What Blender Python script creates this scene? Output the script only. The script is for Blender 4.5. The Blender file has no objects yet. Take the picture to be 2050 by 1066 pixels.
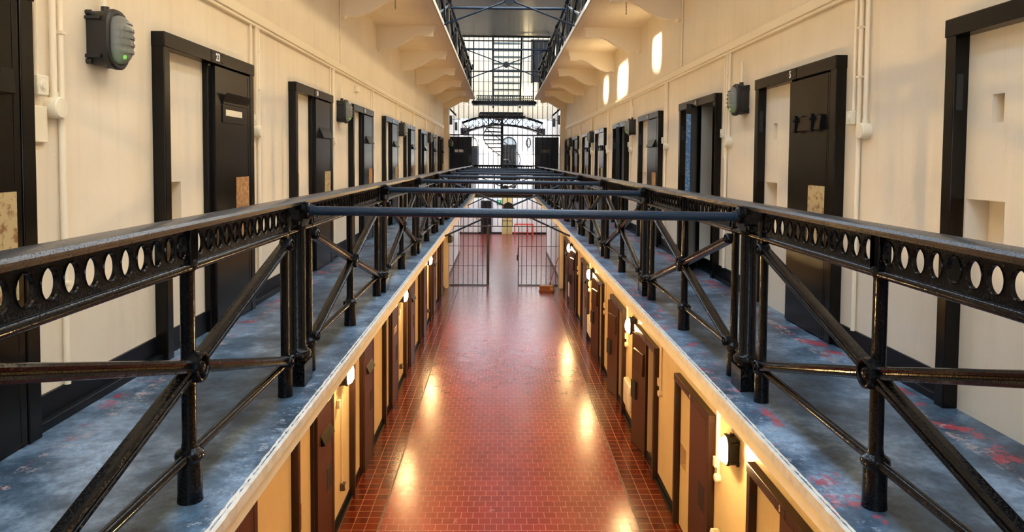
import bpy, bmesh, math, random
from mathutils import Vector, Matrix
random.seed(7)
PI = math.pi
scene = bpy.context.scene
COL = scene.collection

# ------------------------------------------------------------------ materials
def new_mat(name):
    m = bpy.data.materials.new(name); m.use_nodes = True
    nt = m.node_tree; b = nt.nodes['Principled BSDF']
    return m, nt, b
def nd(nt, t, **kw):
    n = nt.nodes.new(t)
    for k, v in kw.items(): setattr(n, k, v)
    return n
def obj_coords(nt):
    return nd(nt, 'ShaderNodeTexCoord').outputs['Object']
def noise(nt, vec, scale, detail=4, rough=.55):
    n = nd(nt, 'ShaderNodeTexNoise'); n.inputs['Scale'].default_value = scale
    n.inputs['Detail'].default_value = detail; n.inputs['Roughness'].default_value = rough
    nt.links.new(vec, n.inputs['Vector']); return n.outputs['Fac']
def ramp(nt, fac, stops):
    r = nd(nt, 'ShaderNodeValToRGB'); e = r.color_ramp.elements
    while len(e) < len(stops): e.new(.5)
    for i, (p, c) in enumerate(stops): e[i].position = p; e[i].color = (c[0], c[1], c[2], 1)
    nt.links.new(fac, r.inputs['Fac']); return r.outputs['Color']
def mixc(nt, fac, a, b, mode='MIX'):
    m = nd(nt, 'ShaderNodeMix', data_type='RGBA', blend_type=mode)
    for s, v in ((0, fac), (6, a), (7, b)):
        if isinstance(v, (int, float)): m.inputs[s].default_value = v
        elif isinstance(v, tuple): m.inputs[s].default_value = (v[0], v[1], v[2], 1)
        else: nt.links.new(v, m.inputs[s])
    return m.outputs[2]
def math_(nt, op, a, b=None, c=None):
    m = nd(nt, 'ShaderNodeMath', operation=op)
    for i, v in enumerate((a, b, c)):
        if v is None: continue
        if isinstance(v, (int, float)): m.inputs[i].default_value = v
        else: nt.links.new(v, m.inputs[i])
    return m.outputs[0]
def bump(nt, b, h, strength=.3, dist=.002):
    n = nd(nt, 'ShaderNodeBump'); n.inputs['Strength'].default_value = strength
    n.inputs['Distance'].default_value = dist
    nt.links.new(h, n.inputs['Height']); nt.links.new(n.outputs['Normal'], b.inputs['Normal'])
def simple(name, col, rough=.5, metal=0., spec=.5, bscale=None, bstr=.3, bdist=.002, var=None, coat=0):
    m, nt, b = new_mat(name)
    b.inputs['Base Color'].default_value = (*col, 1); b.inputs['Roughness'].default_value = rough
    b.inputs['Metallic'].default_value = metal; b.inputs['Specular IOR Level'].default_value = spec
    b.inputs['Coat Weight'].default_value = coat
    if bscale or var:
        oc = obj_coords(nt)
        if bscale: bump(nt, b, noise(nt, oc, bscale, 3), bstr, bdist)
        if var:
            c2, sc, lo, hi = var
            nt.links.new(ramp(nt, noise(nt, oc, sc, 6, .6), [(lo, col), (hi, c2)]), b.inputs['Base Color'])
    return m

M = {}
def plaster(name, c1, c2, rough=.55):
    m, nt, b = new_mat(name); oc = obj_coords(nt)
    n1 = noise(nt, oc, 1.3, 5, .6)
    c = ramp(nt, n1, [(.35, c1), (.7, c2)])
    vm = nd(nt, 'ShaderNodeMapping'); vm.inputs['Scale'].default_value = (6, 6, .5)
    nt.links.new(oc, vm.inputs['Vector'])
    st = ramp(nt, noise(nt, vm.outputs['Vector'], 1.5, 4), [(.5, (1, 1, 1)), (.75, (.9, .87, .82))])
    c = mixc(nt, .6, c, st, 'MULTIPLY')
    nt.links.new(c, b.inputs['Base Color'])
    b.inputs['Roughness'].default_value = rough
    h = math_(nt, 'ADD', noise(nt, oc, 9, 5), math_(nt, 'MULTIPLY', noise(nt, oc, 60, 3), .25))
    bump(nt, b, h, .35, .008)
    return m
M['cream'] = plaster('cream_paint', (.74, .66, .53), (.80, .73, .60))
M['creamlow'] = plaster('lamp_warmed_cream', (.68, .55, .31), (.74, .60, .36))  # wall cream with the lamps' yellow warmth put into the colour
M['white'] = plaster('white_paint', (.80, .79, .78), (.86, .85, .84))
M['creamgloss'] = simple('cream_gloss', (.84, .76, .60), .4, bscale=25, bstr=.15)
M['lip'] = simple('chipped_lip_paint', (.66, .60, .49), .5, bscale=40, bstr=.4, var=((.55, .48, .38), 14, .45, .65))
M['soffit'] = plaster('soffit_cream', (.84, .73, .54), (.88, .79, .61))
M['ivory'] = simple('ivory_plastic', (.80, .74, .58), .4)
M['heater'] = simple('heater_white', (.85, .82, .72), .35)
def black_paint(name, c, rough, bs, bstr, bdist, rust=.0, spec=.24):
    m, nt, b = new_mat(name); oc = obj_coords(nt)
    b.inputs['Base Color'].default_value = (*c, 1)
    b.inputs['Roughness'].default_value = rough
    b.inputs['Specular IOR Level'].default_value = spec
    if rust or bs > 50:
        pit = nd(nt, 'ShaderNodeMapRange', interpolation_type='SMOOTHSTEP'); pit.inputs['From Min'].default_value = .54; pit.inputs['From Max'].default_value = .68
        nt.links.new(noise(nt, oc, bs, 4, .65), pit.inputs['Value'])
        h = math_(nt, 'ADD', pit.outputs['Result'], math_(nt, 'MULTIPLY', noise(nt, oc, 9, 3), .8))
    else: h = math_(nt, 'ADD', noise(nt, oc, bs, 3, .6), math_(nt, 'MULTIPLY', noise(nt, oc, bs * .3, 3), .8))
    bump(nt, b, h, bstr, bdist)
    if rust:
        k = ramp(nt, noise(nt, oc, 26, 6, .7), [(.67, c), (.71, (.10, .055, .025))])
        nt.links.new(k, b.inputs['Base Color'])
    return m
M['iron'] = black_paint('black_iron_paint', (.002, .0024, .003), .14, 150, .8, .003, .5, .2)
M['ironrail'] = black_paint('worn_sheen_handrail_paint', (.022, .028, .036), .27, 150, .5, .002, .0, .5)  # worn paint, the sky's blue-grey sheen put into its colour
M['ironbar'] = black_paint('sky_tinted_bar_paint', (.006, .018, .036), .24, 190, .6, .002, 0, .3)  # blue of the sky's glints put into the bar colour
M['barblack'] = simple('black_bars', (.012, .013, .016), .45)
M['doorblack'] = black_paint('door_black_paint', (.005, .004, .003), .24, 30, .12, .002, 0, .22)
M['doorbrown'] = black_paint('door_brown_paint', (.055, .020, .013), .34, 35, .12, .002)
M['framebrown'] = black_paint('frame_brown_paint', (.034, .015, .010), .34, 35, .12, .002)
M['skirting'] = simple('black_skirting', (.004, .005, .007), .4, spec=.2, bscale=20)
M['lockyellow'] = simple('worn_lock_plate', (.42, .33, .17), .6, var=((.20, .09, .03), 22, .5, .62))
M['lockrust'] = simple('rusty_lock_plate', (.30, .12, .035), .65, var=((.42, .28, .12), 25, .45, .6))
M['lockdark'] = simple('lock_hole', (.006, .006, .007), .6)
M['platewhite'] = simple('number_white', (.85, .85, .83), .5)
M['slotpale'] = simple('pale_slot', (.85, .75, .55), .5)
M['blue'] = simple('blue_lit_edge', (.03, .12, .28), .3, bscale=60, bstr=.6, var=((.25, .36, .50), 40, .5, .68))  # blue light on the ajar leaf's edge, put into the colour
M['pink'] = simple('pink_plaster', (.72, .42, .28), .6)
M['ceilingdark'] = simple('dark_ceiling_panel', (.045, .038, .038), .28, spec=.25, bscale=2.2, bstr=.25, bdist=.01, var=((.075, .062, .062), 1.2, .4, .7))
M['red'] = simple('red_paint', (.70, .05, .025), .4)
M['green'] = simple('green_sign', (.0, .30, .12), .4)
M['wood'] = simple('red_brown_wood', (.16, .045, .02), .4, bscale=30)
M['woodpale'] = simple('worn_wood', (.38, .20, .07), .5)
M['handlewood'] = simple('handle_wood', (.26, .10, .045), .45)
M['black'] = simple('black_housing', (.012, .012, .012), .45, bscale=30)
M['treads'] = simple('stair_tread_paint', (.02, .05, .055), .35)
M['chain'] = simple('chain_iron', (.12, .09, .07), .5, .6)
M['yellowdoor'] = simple('ochre_door', (.55, .42, .16), .5)
M['doorwhite'] = simple('white_door', (.80, .79, .77), .45)
M['groove'] = simple('floor_channel', (.05, .035, .025), .5)
M['fanlight'] = simple('fanlight_pane', (.35, .40, .42), .15)
def emit(name, col, s):
    m, nt, b = new_mat(name)
    b.inputs['Base Color'].default_value = (1, .95, .85, 1)
    b.inputs['Emission Color'].default_value = (*col, 1); b.inputs['Emission Strength'].default_value = s
    return m
LAMP = 640.0
M['lit'] = emit('lit_lens', (1, .65, .27), LAMP)
M['litfar'] = emit('lit_lens_far', (1, .80, .42), 40)
M['led'] = emit('green_indicator', (.12, 1, .02), .7)
m, nt, b = new_mat('ribbed_glass_lens')
b.inputs['Base Color'].default_value = (.92, .95, .88, 1); b.inputs['Roughness'].default_value = .09
b.inputs['Transmission Weight'].default_value = .8; b.inputs['IOR'].default_value = 1.3
M['lens'] = m

# worn grey gallery floor with red paint flakes along its edges
def gallery_floor():
    m, nt, b = new_mat('worn_gallery_floor'); oc = obj_coords(nt)
    big = noise(nt, oc, 2.2, 6, .65)
    base = ramp(nt, big, [(.34, (.018, .032, .05)), (.5, (.062, .108, .16)), (.64, (.22, .31, .41))])  # worn grey with the sky's blue sheen put into the lighter tones
    gr = ramp(nt, noise(nt, oc, 28, 8, .75), [(.36, (.62, .62, .64)), (.64, (1.4, 1.4, 1.38))])
    base = mixc(nt, 1.0, base, gr, 'MULTIPLY')
    scr = ramp(nt, noise(nt, oc, 45, 6, .75), [(.66, (0, 0, 0)), (.72, (1, 1, 1))])
    base = mixc(nt, scr, base, (.42, .43, .44))
    sep = nd(nt, 'ShaderNodeSeparateXYZ'); nt.links.new(oc, sep.inputs[0])
    ax = math_(nt, 'ABSOLUTE', sep.outputs['X'])
    wall_edge = math_(nt, 'MULTIPLY', math_(nt, 'GREATER_THAN', ax, 2.17), math_(nt, 'LESS_THAN', ax, 2.34))
    lip_edge = math_(nt, 'LESS_THAN', ax, 1.36)
    rightside = math_(nt, 'GREATER_THAN', sep.outputs['X'], 0)
    fine = noise(nt, oc, 60, 6, .8)
    fl = math_(nt, 'ADD', math_(nt, 'MULTIPLY', noise(nt, oc, 5, 5, .6), .68), math_(nt, 'MULTIPLY', fine, .32))
    fl2 = math_(nt, 'ADD', math_(nt, 'MULTIPLY', noise(nt, oc, 8, 6, .65), .68), math_(nt, 'MULTIPLY', fine, .32))
    fl3 = math_(nt, 'ADD', math_(nt, 'MULTIPLY', noise(nt, oc, 13, 6, .7), .6), math_(nt, 'MULTIPLY', fine, .4))
    red = math_(nt, 'ADD', math_(nt, 'MULTIPLY', wall_edge, math_(nt, 'GREATER_THAN', fl, math_(nt, 'SUBTRACT', .56, math_(nt, 'MULTIPLY', rightside, .025)))),
                math_(nt, 'MULTIPLY', math_(nt, 'MULTIPLY', lip_edge, rightside), math_(nt, 'GREATER_THAN', fl2, .555)))
    base = mixc(nt, math_(nt, 'MULTIPLY', red, .72), base, (.42, .035, .045))
    # pale worn band by the kerb, pale blue-grey flecks near the lip
    pale = math_(nt, 'MULTIPLY', math_(nt, 'MULTIPLY', math_(nt, 'GREATER_THAN', ax, 2.14), math_(nt, 'LESS_THAN', ax, 2.24)), math_(nt, 'GREATER_THAN', fl3, .545))
    base = mixc(nt, math_(nt, 'MULTIPLY', pale, .7), base, (.45, .36, .33))
    lipw = math_(nt, 'MULTIPLY', math_(nt, 'LESS_THAN', ax, 1.30), math_(nt, 'GREATER_THAN', fl3, .555))
    base = mixc(nt, math_(nt, 'MULTIPLY', lipw, .5), base, (.42, .45, .50))
    nt.links.new(base, b.inputs['Base Color'])
    rr = ramp(nt, big, [(.3, (.48, .48, .48)), (.7, (.24, .24, .24))]); nt.links.new(rr, b.inputs['Roughness'])
    bump(nt, b, math_(nt, 'ADD', noise(nt, oc, 18, 6, .7), math_(nt, 'MULTIPLY', big, 2)), .35, .006)
    return m
M['gfloor'] = gallery_floor()

def tiles(name, size, offset, cols, mort, rough, msize=.004, wav=.5, mortar_mix=1.0):
    m, nt, b = new_mat(name); oc = obj_coords(nt)
    br = nd(nt, 'ShaderNodeTexBrick', offset=offset, offset_frequency=2, squash=1.0)
    nt.links.new(oc, br.inputs['Vector'])
    br.inputs['Scale'].default_value = 1; br.inputs['Brick Width'].default_value = size; br.inputs['Row Height'].default_value = size
    br.inputs['Mortar Size'].default_value = msize; br.inputs['Mortar Smooth'].default_value = .2; br.inputs['Bias'].default_value = 0
    br.inputs['Color1'].default_value = (*cols[0], 1); br.inputs['Color2'].default_value = (*cols[1], 1); br.inputs['Mortar'].default_value = (*mort, 1)
    w = ramp(nt, noise(nt, oc, 1.4, 6, .65), [(.3, (.85, .8, .76)), (.7, (1.12, 1.06, 1.04))])
    c = mixc(nt, .8, br.outputs['Color'], w, 'MULTIPLY')
    nt.links.new(c, b.inputs['Base Color'])
    rr = math_(nt, 'ADD', math_(nt, 'MULTIPLY', noise(nt, oc, 3, 5), .16), math_(nt, 'ADD', math_(nt, 'MULTIPLY', br.outputs['Fac'], .25), rough - .08))
    nt.links.new(rr, b.inputs['Roughness'])
    # every tile sits a little uneven
    wn = nd(nt, 'ShaderNodeTexWhiteNoise', noise_dimensions='2D')
    sn = nd(nt, 'ShaderNodeVectorMath', operation='SNAP'); sn.inputs[1].default_value = (size, size, size)
    nt.links.new(oc, sn.inputs[0]); nt.links.new(sn.outputs[0], wn.inputs['Vector'])
    h = math_(nt, 'SUBTRACT', math_(nt, 'MULTIPLY', math_(nt, 'ADD', noise(nt, oc, 5, 2), math_(nt, 'MULTIPLY', wn.outputs['Value'], .0)), wav), math_(nt, 'MULTIPLY', br.outputs['Fac'], .35))
    bump(nt, b, h, .32, .007)
    b.inputs['Specular IOR Level'].default_value = .30
    return m
M['brick'] = tiles('red_brick_pavers', .1735, .5, ((.205, .030, .024), (.155, .022, .017)), (.38, .15, .11), .24, .0036)
M['quarry'] = tiles('quarry_tile_border', .18, .0, ((.12, .014, .003), (.065, .005, .002)), (.30, .13, .045), .2, .005)

# ------------------------------------------------------------------ mesh builder
class MB:
    def __init__(s): s.v = []; s.f = []; s.mi = []; s.cur = 0
    def add(s, vs, fs):
        o = len(s.v); s.v += [tuple(v) for v in vs]
        s.f += [tuple(i + o for i in f) for f in fs]; s.mi += [s.cur] * len(fs); return s
    def box(s, x0, x1, y0, y1, z0, z1):
        x0, x1 = min(x0, x1), max(x0, x1); y0, y1 = min(y0, y1), max(y0, y1); z0, z1 = min(z0, z1), max(z0, z1)
        return s.add([(x0,y0,z0),(x1,y0,z0),(x1,y1,z0),(x0,y1,z0),(x0,y0,z1),(x1,y0,z1),(x1,y1,z1),(x0,y1,z1)],
                     [(0,3,2,1),(4,5,6,7),(0,1,5,4),(1,2,6,5),(2,3,7,6),(3,0,4,7)])
    def tube(s, p0, p1, r, n=12, r2=None):
        p0, p1 = Vector(p0), Vector(p1); r2 = r if r2 is None else r2
        d = (p1 - p0).normalized(); a = Vector((0,0,1)) if abs(d.z) < .9 else Vector((1,0,0))
        u = d.cross(a).normalized(); w = d.cross(u)
        vs = []
        for p, rr in ((p0, r), (p1, r2)):
            for i in range(n):
                t = 2*PI*i/n; vs.append(p + (u*math.cos(t) + w*math.sin(t))*rr)
        fs = [(i, n+i, n+(i+1)%n, (i+1)%n) for i in range(n)] + [tuple(range(n)), tuple(reversed(range(n, 2*n)))]
        return s.add(vs, fs)
    def path(s, pts, r, n=10):
        pts = [Vector(p) for p in pts]; rings = []
        for i, p in enumerate(pts):
            d = (pts[min(i+1, len(pts)-1)] - pts[max(i-1, 0)]).normalized()
            a = Vector((0,0,1)) if abs(d.z) < .9 else Vector((1,0,0))
            u = d.cross(a).normalized(); w = d.cross(u)
            rings.append([p + (u*math.cos(2*PI*k/n) + w*math.sin(2*PI*k/n))*r for k in range(n)])
        vs = [v for rg in rings for v in rg]; fs = []
        for i in range(len(pts)-1):
            for k in range(n): fs.append((i*n+k, (i+1)*n+k, (i+1)*n+(k+1)%n, i*n+(k+1)%n))
        fs += [tuple(range(n)), tuple(reversed(range((len(pts)-1)*n, len(pts)*n)))]
        return s.add(vs, fs)
    def lathe(s, prof, c, n=20, axis='z'):
        vs = []; m = len(prof)
        for r, h in prof:
            for i in range(n):
                t = 2*PI*i/n; a, b = r*math.cos(t), r*math.sin(t)
                p = {'z': (a, b, h), 'x': (h, a, b), 'y': (b, h, a)}[axis]
                vs.append((c[0]+p[0], c[1]+p[1], c[2]+p[2]))
        fs = [(j*n+i, j*n+(i+1)%n, (j+1)*n+(i+1)%n, (j+1)*n+i) for j in range(m-1) for i in range(n)]
        fs += [tuple(reversed(range(n))), tuple(range((m-1)*n, m*n))]
        return s.add(vs, fs)
    def prism(s, poly, axis, a0, a1):
        n = len(poly)
        def P(p, a): return {'x': (a, p[0], p[1]), 'y': (p[0], a, p[1]), 'z': (p[0], p[1], a)}[axis]
        vs = [P(p, a0) for p in poly] + [P(p, a1) for p in poly]
        fs = [(i, (i+1)%n, n+(i+1)%n, n+i) for i in range(n)] + [tuple(reversed(range(n))), tuple(range(n, 2*n))]
        return s.add(vs, fs)
    def sweep(s, prof, p0, p1, up):
        # prof points are (a, b): a along 'up', b along the sideways direction
        p0, p1, up = Vector(p0), Vector(p1), Vector(up)
        d = (p1-p0).normalized(); w = d.cross(up).normalized(); n = len(prof)
        vs = [p0 + up*a + w*b for a, b in prof] + [p1 + up*a + w*b for a, b in prof]
        fs = [(i, (i+1)%n, n+(i+1)%n, n+i) for i in range(n)] + [tuple(reversed(range(n))), tuple(range(n, 2*n))]
        return s.add(vs, fs)
    def mesh(s, name, mats, ang=35):
        me = bpy.data.meshes.new(name); me.from_pydata(s.v, [], s.f)
        for m in (mats if isinstance(mats, (list, tuple)) else [mats]): me.materials.append(m)
        me.polygons.foreach_set('material_index', s.mi)
        bm = bmesh.new(); bm.from_mesh(me); bmesh.ops.recalc_face_normals(bm, faces=bm.faces); bm.to_mesh(me); bm.free()
        me.polygons.foreach_set('use_smooth', [True]*len(me.polygons))
        me.set_sharp_from_angle(angle=math.radians(ang)); me.update()
        return me

def link(o, parent=None):
    COL.objects.link(o)
    if parent: o.parent = parent
    return o
def part(name, mb, mats, parent=None, loc=(0,0,0), bevel=0, rot=None):
    me = mb if isinstance(mb, bpy.types.Mesh) else mb.mesh(name, mats)
    o = link(bpy.data.objects.new(name, me), parent); o.location = loc
    if rot: o.rotation_euler = rot
    if bevel:
        md = o.modifiers.new('bev', 'BEVEL'); md.width = bevel; md.segments = 2; md.limit_method = 'ANGLE'
    return o
def thing(name, label, cat, loc=(0,0,0), rz=0, group=None):
    o = link(bpy.data.objects.new(name, None)); o.location = loc; o.rotation_euler = (0, 0, rz)
    o.empty_display_size = .1
    return tag(o, label, cat, group)
def tag(o, label, cat, group=None):
    o['label'] = label; o['category'] = cat; o['kind'] = 'thing'
    if group: o['group'] = group
    return o
def struct(name, mb, mats, bevel=0):
    o = part(name, mb, mats, bevel=bevel); o['kind'] = 'structure'; return o
def dup(root, loc, rz, label, group=None):
    r = root.copy(); COL.objects.link(r); r.location = loc; r.rotation_euler = (0, 0, rz); r['label'] = label
    if group: r['group'] = group
    for ch in list(root.children):
        c = ch.copy(); COL.objects.link(c); c.parent = r
        for g in list(ch.children):
            d = g.copy(); COL.objects.link(d); d.parent = c
    return r
def text_mesh(txt, size, mat, depth=.002):
    cu = bpy.data.curves.new('digits', 'FONT'); cu.body = txt; cu.size = size; cu.align_x = 'CENTER'; cu.align_y = 'CENTER'
    cu.extrude = depth; cu.offset = .002; cu.space_character = 1.25
    o = bpy.data.objects.new('digits', cu); COL.objects.link(o)
    dg = bpy.context.evaluated_depsgraph_get(); me = bpy.data.meshes.new_from_object(o.evaluated_get(dg))
    bpy.data.objects.remove(o); me.materials.clear(); me.materials.append(mat); return me

# ------------------------------------------------------------------ dimensions
W = 2.44                      # wall planes at x = -W, W
ZL, ZR = 3.839, 3.812         # gallery floors
ZU = 7.74                     # upper gallery floor
P0, DP = 4.345, 3.04          # main posts
DL = [4.80 + 3.045*k for k in range(-1, 8)]     # near edge of the doors on the left wall
DR = [5.39 + 3.05*k for k in range(-1, 8)]      # near edge of the doors on the right wall
DW = 1.72
YB, YG = -5.0, 29.6           # back end, grille
ORD = ['first', 'second', 'third', 'fourth', 'fifth', 'sixth', 'seventh', 'eighth', 'ninth', 'tenth']

# ------------------------------------------------------------------ setting
def wall(name, sgn, doors, zg, slits=(), open_low=(), open_up=()):
    mb = MB(); T = .35; x0, x1 = sgn*W, sgn*(W+T)
    holes = [(y+.05, y+DW-.05) for y in doors]
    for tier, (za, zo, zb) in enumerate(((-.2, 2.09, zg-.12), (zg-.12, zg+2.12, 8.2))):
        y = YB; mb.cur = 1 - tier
        for i, (a, b) in enumerate(holes):
            if i not in (open_low, open_up)[tier]: mb.box(sgn*(W+.30), x1, a, b, za, zo)
            mb.box(x0, x1, y, a, za, zb); mb.box(x0, x1, a, b, zo, zb); y = b
        mb.box(x0, x1, y, YG+.3, za, zb)
    y = YB
    for (a, b, z0, z1) in slits:
        mb.box(x0, x1, y, a, 8.2, 10.4); mb.box(x0, x1, a, b, 8.2, z0); mb.box(x0, x1, a, b, z1, 10.4); y = b
    mb.box(x0, x1, y, YG+.3, 8.2, 10.4)
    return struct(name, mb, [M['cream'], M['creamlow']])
SUN = Vector((1, .35, -.32))
slits = []  # unseen wall openings, added to throw the sun patches
for (yp, zp0, zp1, w) in ((11.65, 6.8, 7.35, .65), (14.7, 6.5, 7.25, 1.3), (17.4, 6.7, 7.25, .8)):
    yy = yp - 4.88*.35; slits.append((yy, yy+w, zp0+4.88*.32, zp1+4.88*.32))
slits.sort()
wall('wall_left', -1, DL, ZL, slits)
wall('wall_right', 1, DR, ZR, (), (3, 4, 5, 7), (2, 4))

mb = MB().box(-1.822, 1.838, YB, YG, -.1, 0); mb.box(-7, 7, YG, 53, -.1, 0)
struct('floor', mb, M['brick'])
for nm, a, sg in (('floor_left', -1.846, -1), ('floor_right', 1.862, 1)):
    o = struct(nm, MB().box(0, sg*.9, YB, YG, -.1, .002), M['quarry']); o.location.x = a
struct('trim_1', MB().box(-1.85, -1.818, YB, YG, -.1, -.006), M['groove'])
struct('trim_2', MB().box(1.834, 1.866, YB, YG, -.1, -.006), M['groove'])

# skirtings with a small kerb in front, between the door frames
def skirting(name, sgn, doors, zf, h, kerb, yend=YG):
    mb = MB(); y = YB
    for d in list(doors) + [yend]:
        if d > y:
            mb.box(sgn*(W+.01), sgn*(W-.012), y, d, zf-.02, zf+h)
            mb.box(sgn*(W+.01), sgn*(W-kerb), y, d, zf-.02, zf+.045)
        y = d + DW
    for d in doors: mb.box(sgn*(W+.01), sgn*(W-.012), d+.05, d+.9, zf-.02, zf+h)
    return struct(name, mb, M['skirting'], .004)
skirting('baseboard_left', -1, DL, ZL, .165, .05); skirting('baseboard_right', 1, DR, ZR, .165, .05)
skirting('baseboard_lower_left', -1, DL, 0, .13, .05); skirting('baseboard_lower_right', 1, DR, 0, .13, .05)

# gallery slabs: worn top, cream soffit, chipped lip
def slab(name, sgn, ztop, xe, th):
    mb = MB(); mb.box(sgn*(W+.02), sgn*(xe+.012), YB, YG, ztop-.03, ztop); mb.cur = 1
    mb.box(sgn*(W+.02), sgn*(xe+.012), YB, YG, ztop-th, ztop-.03)
    return struct(name, mb, [M['gfloor'], M['soffit']])
slab('floor_gallery_left', -1, ZL, 1.185, .13); slab('floor_gallery_right', 1, ZR, 1.17, .13)
slab('floor_upper_left', -1, ZU, 1.215, .08); slab('floor_upper_right', 1, ZU, 1.215, .08)
def lip(name, sgn, ztop, xe, h, jit, y0):
    mb = MB(); n = int((YG-y0)/.03); ys = [y0 + (YG-y0)*i/n for i in range(n+1)]; vs = []
    for y in ys:
        j = lambda s=1: random.uniform(-jit, jit)*s
        vs += [(sgn*(xe+.03+2*abs(j())), y, ztop+.002+j(.4)), (sgn*(xe+j()), y, ztop-.004+j(.6)), (sgn*(xe+j(.5)), y, ztop-h+j()), (sgn*(xe+.03), y, ztop-h)]
    fs = [(4*i+k, 4*i+4+k, 4*i+4+(k+1)%4, 4*i+(k+1)%4) for i in range(n) for k in range(4)] + [(0,1,2,3), (4*n+3,4*n+2,4*n+1,4*n)]
    mb.add(vs, fs); return struct(name, mb, M['lip'])
lip('trim_3', -1, ZL, 1.18, .052, .0022, -4.5); lip('trim_4', 1, ZR, 1.165, .052, .0022, -4.5)
lip('trim_5', -1, ZU, 1.21, .082, .001, 6.0); lip('trim_6', 1, ZU, 1.21, .082, .001, 6.0)
# ledge along both gallery walls
for nm, s in (('trim_7', -1), ('trim_8', 1)):
    mb = MB().box(s*(W+.02), s*(W-.05), YB, 28.6, 6.44, 6.53); mb.box(s*(W+.02), s*(W-.035), YB, 28.6, 6.41, 6.44)
    struct(nm, mb, M['creamgloss'], .006)
# pilasters by the grille and ceilings
for nm, s in (('pillar_left', -1), ('pillar_right', 1)):
    mb = MB().box(s*(W+.02), s*(W-.19), 28.95, YG-.06, ZL-.1, ZU-.08); mb.box(s*(W+.02), s*(W-.19), 28.95, YG-.06, 0, ZR-.13)
    struct(nm, mb, M['cream'], .01)
mb = MB().box(-W-.35, -1.3, YB, 21.4, 10.3, 10.45); mb.box(1.3, W+.35, YB, 21.4, 10.3, 10.45)
struct('ceiling_upper', mb, M['cream'])
mb = MB().box(-W-.3, -1.5, YB-.3, YB, -.1, 10.45); mb.box(1.5, W+.3, YB-.3, YB, -.1, 10.45); mb.box(-1.5, 1.5, YB-.3, YB, -.1, 4.4); mb.box(-1.5, 1.5, YB-.3, YB, 10.0, 10.45)
struct('wall_back', mb, M['cream'])
mb = MB()
for x in (-1.5, -.75, 0, .75, 1.5): mb.box(x-.03, x+.03, YB-.2, YB-.1, 4.4, 10.0)
for z in (4.42, 5.5, 6.6, 7.7, 8.8, 9.98): mb.box(-1.5, 1.5, YB-.2, YB-.1, z-.03, z+.03)
struct('window_1', mb, M['white'])
struct('ceiling_far', MB().box(-W-.3, W+.3, 21.4, YG+.05, 10.22, 10.45), M['ceilingdark'])

# ------------------------------------------------------------------ railings
RB = {}
RB['base'] = MB().box(-.065, .065, -.09, .09, 0, .135).mesh('post_base', M['iron'])
mb = MB().lathe([(.055,.12),(.055,.15),(.075,.16),(.082,.18),(.075,.2),(.06,.21),(.05,.23),(.049,.93),(.058,.94),(.058,.955)], (0,0,0), 24)
mb.box(-.05, .05, -.075, .075, .955, .985); mb.box(-.045, .05, -.05, .05, .985, 1.075); mb.box(-.05, .056, -.095, .095, 1.055, 1.09)
mb.box(-.03, .045, -.12, .12, .97, .99)
mb.lathe([(.046,.04),(.05,.055),(.05,.075),(.042,.085)], (0,0,1.045), 18, 'x')
RB['main'] = mb.mesh('main_post', M['iron'])
def slim(r, rs):
    m = MB().lathe([(rs*1.08,0),(rs*1.02,.03),(rs,.16),(rs*1.18,.17),(rs*1.25,.185),(rs*1.15,.2),(r*1.15,.215),(r,.24),(r,.915),(r*1.25,.925),(r*1.45,.94),(r*1.25,.96),(r,.965)], (0,0,0), 18)
    return m
mb = slim(.024, .04); mb.box(-.02, .03, -.03, .03, .95, 1.09); RB['side'] = mb.mesh('side_post', M['iron'])
mb = slim(.028, .046); mb.box(-.02, .03, -.035, .035, .95, 1.09); RB['mid'] = mb.mesh('mid_post', M['iron'])
# pierced panel between a side post (local y = 0) and a mid post (y = 1.265)
def pierced(y0, y1, nov, z0=.95, z1=1.09, t0=.004, t1=.016, N=28):
    mb = MB(); pitch = (y1-y0)/nov; zc = (z0+z1)/2; a, b2 = .034*pitch/.098, (z1-z0)*.31
    bm = bmesh.new()
    for i in range(nov):
        yc = y0 + pitch*(i+.5); out = []; inn = []
        for k in range(N):
            t = 2*PI*(k+.5)/N; c, s_ = math.cos(t), math.sin(t)
            m = max(abs(c)/(pitch/2), abs(s_)/((z1-z0)/2)); out.append((yc+c/m, zc+s_/m)); inn.append((yc+a*c, zc+b2*s_))
        # square the cell corners
        cs = [(yc+sx*pitch/2, zc+sz*(z1-z0)/2) for sx, sz in ((1,1),(-1,1),(-1,-1),(1,-1))]
        for q in cs:
            k = min(range(N), key=lambda k: (out[k][0]-q[0])**2 + (out[k][1]-q[1])**2); out[k] = q
        rim = [(yc+(p[0]-yc)*1.14, zc+(p[1]-zc)*1.11) for p in inn]
        vs = []
        for x, L in ((t1, out), (t1, rim), (t1+.004, [(yc+(p[0]-yc)*1.1, zc+(p[1]-zc)*1.07) for p in inn]), (t1, inn), (t0, inn), (t0, out)):
            vs += [(x, p[0], p[1]) for p in L]
        fs = [(j*N+k, j*N+(k+1)%N, (j+1)*N+(k+1)%N, (j+1)*N+k) for j in range(5) for k in range(N)]
        mb.add(vs, fs)
    return mb
mb = pierced(.03, 1.235, 12); mb.box(-.012, .03, .0, .03, .95, 1.09); mb.box(-.012, .03, 1.235, 1.265, .95, 1.09)
RB['panel'] = mb.mesh('pierced_panel', M['iron'])
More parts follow.
